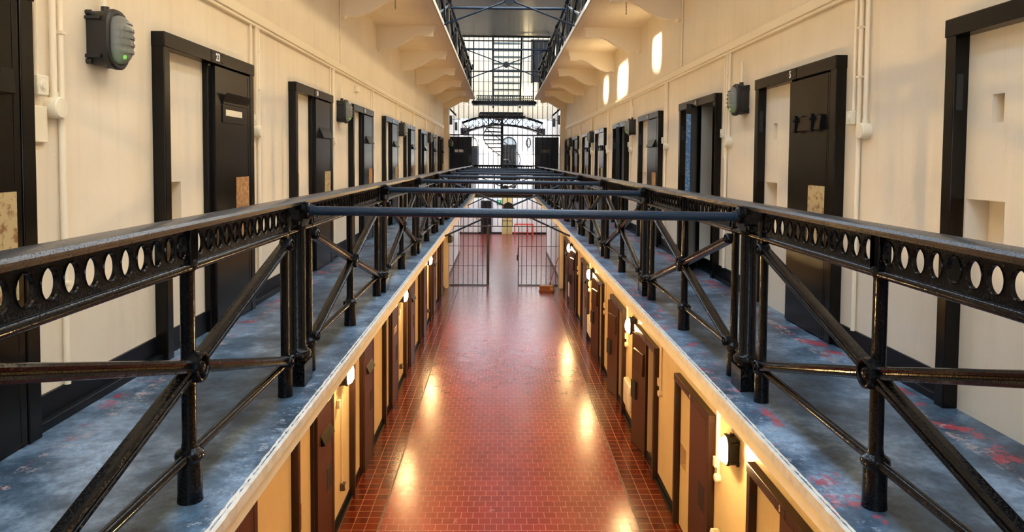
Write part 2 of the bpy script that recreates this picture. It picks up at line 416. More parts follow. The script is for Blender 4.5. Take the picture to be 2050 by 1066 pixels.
def rail_mesh(y0, y1):
    prof = [(-.06,1.098),(-.064,1.108),(-.056,1.119),(-.02,1.124),(.03,1.123),(.056,1.119),(.064,1.108),(.06,1.098),(.046,1.094),(.042,1.084),(-.042,1.084)]
    n = int((y1-y0)/.5); mb = MB(); m = len(prof)
    vs = [(x, y0+(y1-y0)*i/n, z) for i in range(n+1) for x, z in prof]
    mb.add(vs, [(i*m+k, (i+1)*m+k, (i+1)*m+(k+1)%m, i*m+(k+1)%m) for i in range(n) for k in range(m)] + [tuple(range(m)), tuple(range(n*m, n*m+m))])
    return mb
# reeded brace, swept in the plane of the railing: a = towards the hall, b = across
brp = [(-.012,-.022),(-.012,.022),(.022,.026),(.034,.024),(.040,.015),(.036,.006),(.030,.003),(.030,-.003),(.036,-.006),(.040,-.015),(.034,-.024),(.022,-.026)]
def brace(zend):
    return MB().sweep(brp, (.006,0,.537), (.006,-1.52+.29,zend), (1,0,0)).mesh('brace', M['iron'])
RB['bup'], RB['blo'] = brace(.875), brace(.215)
def rosette(r, h):
    return MB().lathe([(r*.8,-.02),(r*.95,.0),(r,h*.55),(r*.97,h*.9),(r*.86,h),(r*.74,h*.95),(r*.66,h*.6),(r*.5,h*.55),(r*.42,h*.8),(r*.3,h*.95),(r*.12,h)], (0,0,0), 28, 'x')
RB['ros'], RB['rose'] = rosette(.062, .052).mesh('centre_rosette', M['iron']), rosette(.034, .05).mesh('end_rosette', M['iron'])
RB['bead'] = MB().tube((.012,0,.934), (.012,2.53,.934), .0185, 14).mesh('bead_rail', M['iron'])
RB['foot'] = MB().tube((.0,0,.185), (.0,1.265,.185), .02, 14).mesh('foot_rail', M['iron'])
RB['short'] = MB().tube((0,-.255,.185), (0,.255,.185), .017, 12).mesh('foot_tie', M['iron'])
RB['short2'] = MB().tube((.012,-.255,.934), (.012,.255,.934), .018, 12).mesh('head_tie', M['iron'])

def railing(label, zf, zs, right, ks, y0, y1, cat='railing'):
    rz = PI if right else 0; sx = 1 if right else -1
    root = thing('iron_railing', label, cat, (sx*1.37, 0, zf), rz, 'iron railings of the galleries')
    root.scale = (1, 1, zs)
    def put(name, me, y, flip=False, z=0, x=0):
        yy = -y if right else y
        o = link(bpy.data.objects.new(name, me), root); o.location = (x, yy, z)
        if flip != right: o.scale = (1, -1, 1)     # braces and panels run the other way
        return o
    part('handrail', rail_mesh(-y1 if right else y0, -y0 if right else y1), M['ironrail'], root)
    for k in ks:
        y = P0 + DP*k
        b = put('main_post', RB['main'], y); q = link(bpy.data.objects.new('post_base', RB['base']), b)
        put('foot_tie', RB['short'], y); put('head_tie', RB['short2'], y)
        for s in (-1, 1): put('side_post', RB['side'], y+s*.255)
        if y + 2 > y1 + 1.2: continue
        ym = y + DP/2
        put('mid_post', RB['mid'], ym); put('centre_rosette', RB['ros'], ym, z=.537, x=.012)
        put('pierced_panel', RB['panel'], y+.255); put('pierced_panel', RB['panel'], y+DP-.255, True)
        put('bead_rail', RB['bead'], y+.255); put('foot_rail', RB['foot'], y+.255); put('foot_rail', RB['foot'], ym)
        for fl in (False, True):
            for me, ze in ((RB['bup'], .875), (RB['blo'], .215)):
                put('brace', me, ym, fl)
                put('end_rosette', RB['rose'], ym + (1.23 if fl else -1.23), z=ze, x=.008)
    return root
railing('black cast iron railing with oval pierced frieze on the left grey gallery', ZL, 1.0, False, range(-2, 9), -2.2, 29.3)
railing('black cast iron railing with oval pierced frieze on the right grey gallery', ZR, 1.015, True, range(-2, 9), -2.2, 29.3)
railing('black iron railing on the edge of the upper gallery above the left wall', ZU, 1.0, False, range(1, 9), 6.9, 29.3)
railing('black iron railing on the edge of the upper gallery above the right wall', ZU, 1.0, True, range(1, 9), 6.9, 29.3)

# tie bars between the railings
for k in range(8):
    y = P0 + DP*k
    mb = MB().tube((-1.284, y, ZL+1.047), (1.284, y, ZR+1.052), .0285, 20)
    for s, z in ((-1, ZL+1.047), (1, ZR+1.052)): mb.tube((s*1.284, y, z), (s*1.262, y, z), .036, 20)
    lab = 'blue-black round iron bar joining the two railings, ' + ('nearest and thickest' if k == 0 else ORD[k] + ' counting from the nearest')
    o = part('tie_bar', mb, M['ironbar']); tag(o, lab, 'tie bar', 'iron bars across the hall between the galleries')
for i, k in enumerate((3, 4, 6)):
    y = P0 + DP*k
    o = part('tie_bar', MB().tube((-1.3, y, ZU+.89), (1.3, y, ZU+.89), .03, 16), M['ironbar'])
    tag(o, ['high iron bar across the upper gallery opening, nearest one above the first crossed rods', 'high iron bar crossing in front of the dark ceiling panel', 'high iron bar across the upper opening above the far crossed rods'][i], 'tie bar', 'iron bars across the upper opening')
def cross(y, zt, zb, xb, label):
    mb = MB(); zc = (zt+zb)/2; y += .055
    for s in (-1, 1):
        mb.tube((s*1.27, y, zt), (0, y, zc), .017, 10); mb.tube((0, y, zc), (s*xb, y, zb), .017, 10)
    root = thing('cross_brace', label, 'brace', (0, 0, 0), 0, 'crossed iron rods over the hall')
    part('rod', mb, M['ironbar'], root)
    pl = MB().lathe([(.10,-.02),(.10,.02)], (0, y, zc), 8, 'y'); pl.tube((-.12, y, zc-.03), (.12, y, zc-.03), .02, 8)
    part('centre_plate', pl, M['iron'], root)
cross(P0+DP*3, ZL+1.02, ZL-.08, 1.19, 'crossed iron rods with a centre plate hanging under the fourth tie bar')
cross(P0+DP*6, ZL+1.02, ZL-.08, 1.19, 'crossed iron rods low between the galleries nearest the grille')
cross(P0+DP*3, ZU+.89, ZU-.04, 1.22, 'crossed iron rods at the top edge of the picture under the dark ceiling')
cross(P0+DP*6, ZU+.89, ZU-.04, 1.22, 'crossed iron rods in front of the barred stair at the upper level')

# ------------------------------------------------------------------ brackets under the upper gallery
prof = [(0,0),(0,-.40),(.02,-.44),(.05,-.455),(.07,-.43),(.085,-.415),(.13,-.425),(.20,-.43),(.28,-.415),(.38,-.375),(.48,-.315),(.58,-.25),(.66,-.205),(.74,-.175),(.80,-.165),(.85,-.175),(.86,-.19),(1.0,-.19),(1.02,-.185),(1.02,-.10),(1.04,-.08),(1.04,-.03),(1.05,-.02),(1.05,0)]
bmesh_ = MB().prism(prof, 'y', -.055, .055).box(0, 1.06, -.065, .065, -.04, 0).mesh('soffit_bracket', M['creamgloss'])
for side, s in (('left', -1), ('right', 1)):
    for j, k in enumerate(range(1, 9)):
        y = 10.45 + 3.06*(k-2)
        if y < 9 and s < 0 or y < 9: continue
        o = part('soffit_bracket', bmesh_, None, loc=(s*W, y, ZU-.08), rot=(0, 0, PI if s > 0 else 0))
        tag(o, 'cream scrolled bracket carrying the upper gallery on the %s wall, %s from the near end' % (side, ORD[j-1] if j else 'nearest'), 'bracket', 'scrolled brackets under the %s upper gallery' % side)
# thin pipes and chains on the upper wall and soffit
for lab, x, y, z0, z1, r in (('thin cream pipe on the left wall rising past the ledge beside the first bracket', -2.425, 10.33, 6.53, 7.64, .009), ('thin cream pipe on the left wall beside the fourth bracket', -2.425, 19.43, 6.53, 7.64, .009),
                             ('thin cream pipe on the right wall beside the nearest bracket', 2.425, 10.33, 6.53, 7.64, .012), ('thin cream pipe on the right wall beside the fourth bracket', 2.425, 19.45, 6.53, 7.64, .01)):
    tag(part('wall_pipe', MB().tube((x, y, z0), (x, y, z1), r, 10), M['creamgloss']), lab, 'pipe', 'thin pipes above the ledge')
for lab, x, y, z0 in (('short rusty chain hanging from the left soffit beside the nearest bracket', -1.72, 10.8, 7.44), ('short rusty chain hanging from the right soffit beside the nearest bracket', 1.72, 10.9, 7.40)):
    mb = MB(); z = 7.655; i = 0
    while z > z0:
        d = (.008, 0) if i % 2 else (0, .008)
        pts = [(x+d[0]*math.cos(t), y+d[1]*math.cos(t), z-.016+.016*math.sin(t)) for t in [2*PI*q/10 for q in range(11)]]
        mb.path(pts, .003, 6); z -= .026; i += 1
    tag(part('hanging_chain', mb, M['chain']), lab, 'chain', 'chains hanging from the soffit')
o = part('sensor_box', MB().box(-W, -W+.05, 11.36, 11.55, 6.25, 6.345), M['ivory'], bevel=.006)
tag(o, 'small cream sensor box on the left wall under the ledge', 'sensor')

for lab, x0, x1, y, z in (('flat cream switch plate on the left wall under the nearest socket box', -W, -W+.025, 3.60, 5.36), ('dark-edged cream switch plate on the right wall beside the ajar door', W-.025, W, 8.27, 5.33)):
    o = part('switch_plate', MB().box(x0, x1, y-.06, y+.06, z-.09, z+.09).box(x0-.012, x1+.012, y-.075, y-.055, z-.1, z+.1), M['ivory'], bevel=.004)
    tag(o, lab, 'switch', 'switch plates on the gallery walls')

# ------------------------------------------------------------------ cell doors
def recess(mb, x0, x1, z0, z1, d, X0, X1, Z0, Z1, y=0., t=.3):
    """panel X0..X1, Z0..Z1 with its face at y, recessed by d between x0..x1, z0..z1"""
    mb.box(X0, x0, y, y+t, Z0, Z1); mb.box(x1, X1, y, y+t, Z0, Z1); mb.box(x0, x1, y, y+t, Z0, z0); mb.box(x0, x1, y, y+t, z1, Z1)
    mb.box(x0, x1, y+d, y+t, z0, z1)
DM = {}
def door_meshes(H):
    d = {}
    f = MB(); D = .082
    f.box(0, .085, -D, .1, 0, H-.09); f.box(DW-.095, DW, -D, .1, 0, H-.09); f.box(-.004, DW+.004, -D-.006, .1, H-.10, H)
    f.box(.80, .855, -.045, .1, 0, H-.10)
    d['frame'] = f.mesh('door_frame', M['doorblack'])
    d['slot'] = MB().box(.083, .0875, -.065, -.03, 1.68, 1.88).mesh('bolt_slot', M['lockdark'])
    for nm, slotq in (('plain', False), ('slotted', True)):
        i = MB()
        if slotq:
            recess(i, .10, .41, .88, 1.19, .13, .05, .86, 0, 1.4); recess(i, .29, .38, 1.60, 1.75, .06, .05, .86, 1.4, H-.08)
        else: recess(i, .10, .41, .88, 1.19, .13, .05, .86, 0, H-.08)
        d[nm] = i.mesh('reveal_panel', M['cream'])
    l = MB(); l.box(0, .76, -.078, -.02, .012, H-.115)
    l.box(.715, .735, -.0805, -.078, .03, H-.13)
    d['leaf'] = l
    return d
HU, HL = 2.19, 2.17
DU = door_meshes(HU)
for key, fm, lm in (('u', 'doorblack', 'doorblack'), ('l', 'framebrown', 'doorbrown')):
    d = door_meshes(HU if key == 'u' else HL)
    d['frame'].materials[0] = M[fm]
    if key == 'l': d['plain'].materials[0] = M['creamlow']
    d['leafm'] = d['leaf'].mesh('door_leaf', M[lm]); DM[key] = d
flapA = MB().prism([(-.078, .0), (-.135, -.125), (-.128, -.13), (-.078, -.02)], 'x', .15, .66)         # tilted flap, hinged at its top
for x in (.152, .652): flapA.prism([(-.078, 0), (-.132, -.125), (-.078, -.135)], 'x', x, x+.006)
flapB = MB().prism([(-.078, .0), (-.105, -.005), (-.118, -.115), (-.108, -.12), (-.078, -.12)], 'x', .13, .68)
strapm = MB()
for x in (.2,):
    strapm.box(x, x+.035, -.128, -.10, -.13, .012); strapm.tube((x+.017, -.128, -.03), (x+.017, -.137, -.03), .012, 10); strapm.box(x-.01, x+.045, -.132, -.12, -.035, -.02)
flapR = MB().prism([(-.078, .0), (-.12, .075), (-.125, .072), (-.084, -.008)], 'x', .13, .68).box(.13, .68, -.09, -.078, -.012, .012)
slotplate = MB().box(.13, .66, -.086, -.078, -.15, -.01)
palestrip = MB().box(.19, .55, -.0875, -.085, -.095, -.045)
FM = {'A': flapA.mesh('hatch_flap', M['doorblack']), 'B': flapB.mesh('hatch_flap', M['doorblack']), 'R': flapR.mesh('hatch_flap', M['doorblack']),
      'strap': strapm.mesh('hatch_strap', M['iron']), 'plate': slotplate.mesh('slot_plate', M['doorblack']), 'strip': palestrip.mesh('viewing_slot', M['slotpale']),
      'lock': MB().box(.42, .72, -.081, -.07, .70, 1.20).mesh('lock_plate', M['lockyellow']), 'lockh': MB().box(.46, .70, -.0815, -.07, .88, 1.2).mesh('lock_plate', M['lockdark']),
      'edge': MB().box(.76, .7625, -.076, -.022, 1.0, 1.95).mesh('lit_edge', M['blue']), 'vents': None}
vm_ = MB()
for i in range(3): vm_.box(.2, .6, -.084, -.076, 1.62-.05*i, 1.635-.05*i)
FM['vents'] = vm_.mesh('vent_strip', M['slotpale'])
DIG = {}
def cell_door(side, y, zf, tier, label, num=None, flap='A', lock='lockyellow', ang=0, infill='plain', group=None, edge=False):
    d = DM['u' if tier else 'l']; H = HU if tier else HL; blk = 'doorblack' if tier else 'doorbrown'
    if side < 0: loc, rz = (-W, y, zf), PI/2
    else: loc, rz = (W, y+DW, zf), -PI/2
    t = thing('cell_door', label, 'door', loc, rz, group)
    fr = part('door_frame', d['frame'], None, t, bevel=.005)
    part('bolt_slot', d['slot'], None, fr)
    part('reveal_panel', d[infill], None, t)
    lf = part('door_leaf', d['leafm'], None, t, (.855, 0, 0), bevel=.004)
    if ang:
        lf.rotation_euler = (0, 0, -math.radians(ang)); lf.location = (.845, -.03 if ang > 90 else -.01, 0)
    zfl = 1.745
    if flap == 'V': part('vent_strip', FM['vents'], None, lf)
    elif flap == 'R':
        part('slot_plate', FM['plate'], None, lf, (0, 0, zfl+.05)); part('viewing_slot', FM['strip'], None, lf, (0, 0, zfl+.05)); part('hatch_flap', FM['R'], None, lf, (0, 0, zfl+.06))
    elif flap:
        part('hatch_flap', FM[flap], None, lf, (0, 0, zfl + (.015 if flap == 'B' else 0)))
        if flap == 'B':
            for dx in (0, .32): part('hatch_strap', FM['strap'], None, lf, (dx, 0, zfl+.015))
    lm = FM['lock' if lock != 'lockdark' else 'lockh']
    if lock == 'lockrust':
        lm = lm.copy(); lm.materials[0] = M['lockrust']
    part('lock_plate', lm, None, lf)
    if ang > 90:
        part('inner_hatch', MB().prism([(-.02, 1.38), (.03, 1.40), (.015, 1.78), (-.02, 1.80)], 'x', .14, .62), M[blk], lf, bevel=.006)
        part('inner_lock', MB().box(.5, .72, -.02, .012, .86, 1.18), M['lockdark'], lf)
    if edge: part('lit_edge', FM['edge'], None, lf)
    pl = MB().box(.76, 1.0, -.091, -.086, H-.098, H-.004)
    for x in (.785, .975):
        for z in (H-.08, H-.022): pl.tube((x, -.091, z), (x, -.0935, z), .007, 8)
    p = part('number_plate', pl, M['doorblack' if tier else 'framebrown'], t)
    if num:
        if num not in DIG: DIG[num] = text_mesh(num, .082, M['platewhite']); DIG[num].transform(Matrix.Diagonal((.78, 1, 1, 1)))
        part('door_number', DIG[num], None, p, (.88, -.092, H-.052), rot=(PI/2, 0, 0))
    return t
FL = 'on the left gallery'; FR = 'on the right gallery'
specL = [('nearest black cell door on the left gallery, cut off by the left picture edge', '22', 'B', 'lockyellow', 0),
 ('black cell door numbered 23 on the left gallery, flap raised over pale slot', '23', 'R', 'lockrust', 0),
 ('black cell door numbered 24 on the left gallery, tilted hatch flap and bright edge', '24', 'A', 'lockyellow', 0)]
for k in range(3, 9): specL.append(('black cell door with tilted hatch flap on the left gallery, %s from the near end' % ORD[k], str(22+k), 'A', 'lockrust' if k % 2 else 'lockyellow', 0))
for k, (lab, num, fl, lk, an) in enumerate(specL):
    cell_door(-1, DL[k], ZL, 1, lab, num, fl, lk, an, 'plain', 'cell doors along the left gallery')
specR = [('nearest black cell doorway on the right gallery with two niches in cream panel', '6', 'B', 'lockyellow', 0),
 ('black cell door numbered 5 on the right gallery, strapped hatch box and yellowed lock plate', '5', 'B', 'lockyellow', 0),
 ('black cell door numbered 4 on the right gallery standing ajar with a blue lit edge', '4', 'B', 'lockdark', 22),
 ('black cell door numbered 3 on the right gallery with rusty orange lock plate', '3', 'A', 'lockrust', 0)]
for k in range(4, 9): specR.append(('narrow-looking black cell door on the right gallery, %s from the near end' % ORD[k], str(6-k) if k < 6 else None, 'B', 'lockyellow', 12 if k == 4 else 0))
for k, (lab, num, fl, lk, an) in enumerate(specR):
    cell_door(1, DR[k], ZR, 1, lab, num, fl, lk, an, 'slotted', 'cell doors along the right gallery', edge=(k == 2))
specLL = [None, ('brown cell door at the bottom under the left gallery, nearest of its row', None, 'A'),
 ('brown cell door numbered 15 on the ground floor left, hatch flap tilted far out', '15', 'A'),
 ('brown ground floor door on the left side just past the nearest lit lamp', None, 'A'),
 ('brown ground floor door on the left side with three pale vent strips', None, 'V')]
for k in range(5, 9): specLL.append(('brown ground floor cell door on the left side, %s from the near end' % ORD[k-1], None, 'A' if k % 2 else None))
for k, s in enumerate(specLL):
    if s: cell_door(-1, DL[k], .0, 0, s[0], s[1], s[2], 'lockdark', 0, 'plain', 'cell doors along the ground floor left side')
specLR = [None, ('brown cell door numbered 5 on the ground floor right, nearest one at the bottom edge', '5', 'A', 0),
 ('closed brown cell door numbered 4 on the ground floor right beside the nearest lit lamp', '4', None, 0),
 ('dark ground floor door on the right swung open against the wall showing a pink cell', None, 'B', 170),
 ('dark open ground floor door on the right beyond the bright lamp with the starburst', None, 'B', 170),
 ('dark open ground floor door on the right beside the greenish lit lamp', None, 'A', 171)]
for k in range(6, 9): specLR.append(('dark ground floor door on the right side, %s from the near end' % ORD[k-1], None, 'A', 171 if k == 7 else 0))
for k, s in enumerate(specLR):
    if s: cell_door(1, DR[k], .0, 0, s[0], s[1], s[2], 'lockdark', s[3], 'plain', 'cell doors along the ground floor right side')
def cell_room(name, sgn, y0, y1, zf, h, mat):
    mb = MB(); xa, xb = sgn*(W+.34), sgn*(W+1.9)
    mb.box(xa, xb, y0-.45, y0-.4, zf-.05, zf+h); mb.box(xa, xb, y1+.1, y1+.15, zf-.05, zf+h); mb.box(xb, xb+sgn*.05, y0-.45, y1+.15, zf-.05, zf+h)
    mb.box(xa, xb, y0-.45, y1+.15, zf+h, zf+h+.05); mb.box(xa, xb, y0-.45, y1+.15, zf-.05, zf)
    return struct(name, mb, mat)
for i, k in enumerate((3, 4, 5, 7)): cell_room('wall_cell_%d' % (i+1), 1, DR[k], DR[k]+DW, 0, 2.6, M['pink'])
cell_room('wall_cell_5', 1, DR[2], DR[2]+DW, ZR, 2.5, M['cream']); cell_room('wall_cell_6', 1, DR[4], DR[4]+DW, ZR, 2.5, M['cream'])

# ------------------------------------------------------------------ bulkhead lamps
def rrect(w, h, r, n=6):
    pts = []
    for cx, cz, a0 in ((w/2-r, h/2-r, 0), (-w/2+r, h/2-r, 90), (-w/2+r, -h/2+r, 180), (w/2-r, -h/2+r, 270)):
        for i in range(n+1):
            t = math.radians(a0 + 90*i/n); pts.append((cx+r*math.cos(t), cz+r*math.sin(t)))
    return pts
def loft(mb, loops):
    n = len(loops[0][1]); vs = [(p[0], y, p[1]) for y, L in loops for p in L]
    fs = [(j*n+i, j*n+(i+1)%n, (j+1)*n+(i+1)%n, (j+1)*n+i) for j in range(len(loops)-1) for i in range(n)]
    fs += [tuple(reversed(range(n))), tuple(range((len(loops)-1)*n, len(loops)*n))]
    mb.add(vs, fs)
hb = MB()
loft(hb, [(0, rrect(.21,.29,.05)), (-.02, rrect(.22,.30,.06)), (-.09, rrect(.22,.31,.08)), (-.095, rrect(.24,.335,.1)), (-.118, rrect(.24,.335,.1)), (-.128, rrect(.225,.32,.1)), (-.128, rrect(.19,.285,.09)), (-.11, rrect(.18,.275,.085))])
for z in (-.105, .105): hb.box(-.122, .122, -.085, -.0, z-.008, z+.008)
for x in (-.115, .115):
    for z in (-.135, .135): hb.tube((x*.9, -.0, z), (x*.9, -.03, z), .014, 8)
hb.tube((0, -.05, .14), (0, -.05, .185), .022, 12)
LM = {'house': hb.mesh('lamp_housing', M['black'])}
def lens_mesh():
    mb = MB(); R, C = 40, 14; vs = []
    for i in range(R+1):
        z = -.137 + .274*i/R; q = abs(z)/.1375; s = max(0, 1-q**3.2)**.5
        rib = (.008 if (i//3) % 2 else 0) if q < .72 else 0
        for j in range(C+1):
            t = -PI/2 + PI*j/C
            vs.append(((.088*s+rib*.5)*math.sin(t), -.125-(.068*s+rib)*max(0, math.cos(t))**.8, z))
    mb.add(vs, [(i*(C+1)+j, i*(C+1)+j+1, (i+1)*(C+1)+j+1, (i+1)*(C+1)+j) for i in range(R) for j in range(C)])
    return mb
lb = lens_mesh()
LM['lens'] = lb.mesh('lamp_lens', M['lens']); LM['lit'] = lb.mesh('lamp_lens', M['lit']); LM['far'] = lb.mesh('lamp_lens', M['litfar'])
LM['refl'] = MB().box(-.08, .08, -.118, -.112, -.125, .125).mesh('lamp_reflector', M['platewhite'])
LM['bulb'] = MB().tube((-.02,-.15,-.06), (-.02,-.15,.07), .014, 10).tube((.02,-.15,-.06), (.02,-.15,.07), .014, 10).mesh('lamp_bulb', M['platewhite'])
LM['led'] = MB().lathe([(.002,-.004),(.012,0),(.012,.008),(.003,.012)], (-.01,-.16,-.095), 10, 'y').mesh('indicator', M['led'])
LM['stub'] = MB().tube((0,-.045,.18), (0,-.045,.40), .014, 10).mesh('conduit_stub', M['creamgloss'])
LM['stubl'] = MB().tube((0,-.045,.18), (0,-.045,1.5), .014, 10).mesh('conduit_stub', M['creamgloss'])
def bulkhead(side, y, z, label, lit, group, x=None):
    loc = (side*W if x is None else x, y, z)
    t = thing('bulkhead_lamp', label, 'lamp', loc, PI/2 if side < 0 else -PI/2, group)
    part('lamp_housing', LM['house'], None, t, bevel=0)
    ln = part('lamp_lens', LM[{0: 'lens', 1: 'lit', 2: 'far'}[lit]], None, t)
    if not lit:
        part('lamp_reflector', LM['refl'], None, t); part('lamp_bulb', LM['bulb'], None, t); part('indicator', LM['led'], None, t)
    part('conduit_stub', LM['stubl' if lit == 1 else 'stub'], None, t)
    return t
gu = 'unlit bulkhead lamps on the gallery walls'
for y, lab in ((4.16, 'unlit black bulkhead lamp with ribbed glass on the left wall before door 23'), (10.24, 'unlit black bulkhead lamp on the left wall just beyond door 24'),
               (16.34, 'unlit bulkhead lamp on the left wall, third from the near end'), (22.4, 'unlit bulkhead lamp on the left wall, fourth from the near end'), ):
    bulkhead(-1, y, 5.865, lab, 0, gu)
for y, lab in ((7.62, 'unlit black bulkhead lamp on the right wall between doors 5 and 4'), (13.95, 'unlit black bulkhead lamp on the right wall beyond door 3'),
               (20.15, 'unlit bulkhead lamp on the right wall, third from the near end'), (26.2, 'unlit bulkhead lamp on the right wall, farthest from the near end')):
    bulkhead(1, y, 5.85, lab, 0, gu)
bulkhead(-1, 28.98, 5.84, 'small dark bulkhead lamp on the left pilaster beside the grille', 0, gu, x=-2.25)
gl = 'lit bulkhead lamps on the ground floor walls'
for j, y in enumerate((4.15, 10.28, 16.3, 22.1)):
    bulkhead(-1, y, 2.10, 'glowing warm bulkhead lamp on the ground floor left wall, ' + ('hidden below the near gallery floor', 'nearest of the three', 'middle of the three', 'farthest of the three')[j], 1, gl)
for j, y in enumerate((7.68, 13.55, 19.7, 25.6)):
    bulkhead(1, y, 2.06, 'glowing warm bulkhead lamp on the ground floor right wall, ' + ('nearest, above a heater', 'second nearest', 'third nearest', 'farthest, near the grille')[j], 1, gl)
bulkhead(-1, 28.98, 2.0, 'unlit dark bulkhead lamp low on the left pilaster by the gate', 0, gl, x=-2.25)

# ------------------------------------------------------------------ conduits, sockets
def pipe_run(side, y, zf, label, group, sign=1):
    """y: door edge at the viewer's right hand; offsets run away from the door"""
    t = thing('conduit_run', label, 'conduit', (side*W, y, zf), PI/2 if side < 0 else -PI/2, group)
    zt = 6.42-zf
    offs = (.11, .24, .31) if side < 0 else (.16, .34, .24)
    part('socket_pipe', MB().tube((offs[0], -.02, 1.72), (offs[0], -.02, zt), .012, 10), M['creamgloss'], t)
    sb = MB().box(offs[0]-.045, offs[0]+.045, -.055, 0, 1.66, 1.76)
    s = part('socket_box', sb, M['ivory'], t, bevel=.006)
    part('socket_face', MB().lathe([(.028,-.058),(.03,-.054),(.022,-.054),(.018,-.062),(.008,-.062)], (offs[0], 0, 1.71), 18, 'y'), M['ivory'], s)
    part('junction_pipe', MB().tube((offs[1], -.025, 1.66), (offs[1], -.025, zt), .016, 12), M['creamgloss'], t)
    part('junction_box', MB().lathe([(.055,0),(.055,-.06),(.05,-.066),(.01,-.067)], (offs[1], 0, 1.61), 24, 'y').tube((offs[1], -.025, 1.655), (offs[1], -.025, 1.69), .021, 12), M['ivory'], t)
    part('long_pipe', MB().tube((offs[2], -.02, .165), (offs[2], -.02, zt), .0165, 12), M['creamgloss'], t)
    cl = MB()
    for z in (.7, 2.0, 2.35): cl.box(offs[2]-.022, offs[2]+.022, -.04, 0, z-.008, z+.008)
    part('pipe_clip', cl, M['creamgloss'], t)
    return t
for k in range(9):
    pipe_run(-1, DL[k]+DW, ZL, 'cream conduits on the left gallery wall, ' + ('nearest, before the black bulkhead lamp' if k == 0 else 'just beyond the %s door from the near end' % ORD[k]), 'conduit runs on the left gallery wall')
for k in range(1, 9):
    pipe_run(1, DR[k], ZR, 'cream conduits on the right gallery wall, ' + ('between the two nearest doorways' if k == 1 else 'just before the %s door from the near end' % ORD[k]), 'conduit runs on the right gallery wall')
def low_pipe(side, y, label):
    t = thing('conduit_run', label, 'conduit', (side*W, y, 0), PI/2 if side < 0 else -PI/2, 'conduit runs on the ground floor walls')
    if side < 0:
        part('pipe', MB().tube((.0, -.02, .5), (0, -.02, 1.9), .011, 10), M['creamgloss'], t)
        s = part('socket_box', MB().box(-.05, .05, -.07, 0, .40, .50), M['chain'], t, bevel=.006)
        part('socket_face', MB().lathe([(.03,-.074),(.03,-.07),(.01,-.071)], (0, 0, .45), 16, 'y'), M['ivory'], s)
        part('switch_box', MB().box(-.26, -.18, -.05, 0, 1.68, 1.80), M['ivory'], t, bevel=.006)
    else:
        part('pipe', MB().tube((0, -.02, 1.62), (0, -.02, 3.68), .013, 10), M['creamgloss'], t)
        part('pipe', MB().tube((.07, -.02, 1.5), (.07, -.02, 3.68), .016, 10), M['creamgloss'], t)
        part('junction_box', MB().lathe([(.05,0),(.05,-.06),(.04,-.066),(.01,-.067)], (.07, 0, 1.50), 20, 'y'), M['ivory'], t)
        part('socket_box', MB().box(-.045, .03, -.055, 0, 1.6, 1.72), M['ivory'], t, bevel=.006)
for k in (2, 4, 6): low_pipe(-1, DL[k]+DW+.72, 'thin conduit from the %s left lamp down to a low socket' % {2: 'nearest', 4: 'middle', 6: 'farthest'}[k])
for k in range(2, 8): low_pipe(1, DR[k]-.14, 'pair of cream conduits on the ground floor right wall, %s from the near end' % ('nearest' if k == 2 else ORD[k-2]))

# ------------------------------------------------------------------ panel heaters
hm = MB(); loft(hm, [(-.02, rrect(.66,.5,.05)), (-.03, rrect(.67,.51,.05)), (-.10, rrect(.67,.51,.05)), (-.112, rrect(.64,.48,.05))])
HMs = hm.mesh('heater_body', M['heater'])
g_ = MB()
for i in range(7): g_.box(-.26, .26, -.092+.011*i, -.087+.011*i, .253, .2575)
GR = g_.mesh('heater_grille', M['lockyellow'])
ctl = MB().box(.24, .30, -.118, -.11, -.1, .1).mesh('heater_control', M['ivory'])
lg = MB().box(-.25, -.21, -.06, 0, -.1, .1).box(.21, .25, -.06, 0, -.1, .1).mesh('heater_bracket', M['chain'])
for j, (y, z, lab) in enumerate(((7.9, .66, 'white panel heater on the right ground floor wall at the bottom picture edge'), (13.85, .64, 'white panel heater on the right wall between the two nearest open doors'),
                  (19.95, .58, 'white panel heater on the right wall below the third lit lamp'), (25.75, .52, 'white panel heater on the right wall farthest, near the gate'))):
    t = thing('panel_heater', lab, 'heater', (W, y, z), -PI/2, 'panel heaters on the ground floor right wall')
    bd = part('heater_body', HMs, None, t); part('heater_grille', GR, None, bd); part('heater_control', ctl, None, bd); part('heater_bracket', lg, None, t)
t = thing('panel_heater', 'white heater inside the pink cell behind the nearest open door on the right', 'heater', (W+.95, 12.55, .85), PI, None)
bd = part('heater_body', HMs, None, t); part('heater_grille', GR, None, bd)

# ------------------------------------------------------------------ barred screens
BX = [-2.279 + .2013*i for i in range(24)]
def screen(name, label, x0, x1, z0, z1, hs, skip=lambda x: False, y=YG):
    t = thing(name, label, 'grille', (0, y, 0), 0, None)
    for x in BX:
        if x0-.01 <= x <= x1+.01 and not skip(x): part('bar', MB().tube((x, 0, z0), (x, 0, z1), .0125, 8), M['barblack'], t)
    for z, r, a, b in hs: part('crossbar', MB().box(a, b, -r, r, z-r, z+r), M['barblack'], t)
    return t
t = screen('barred_screen', 'black barred grille closing the upper level in front of the open stair', -2.3, 2.3, 7.46, 10.22,
       [(10.2, .025, -2.4, 2.4), (10.04, .025, -2.4, 2.4), (9.22, .008, -2.4, 2.4), (8.80, .022, -2.4, 2.4), (8.38, .008, -2.4, 2.4), (8.0, .008, -2.4, 2.4)])
for x in (-1.32, 1.2):
    part('lock_box', MB().box(x-.035, x+.035, -.04, .04, 8.87, 9.08), M['black'], t)
for x in (-1.29, 1.17): part('stile', MB().box(x-.018, x+.018, -.018, .018, 7.5, 10.05), M['barblack'], t)
t = screen('barred_screen', 'black barred grille at gallery level with a solid door at each side', -2.3, 2.3, 3.85, 7.43,
       [(6.83, .008, -2.3, 2.3), (6.21, .028, -2.3, 2.3), (5.43, .008, -2.3, 2.3), (3.88, .02, -2.3, 2.3)])
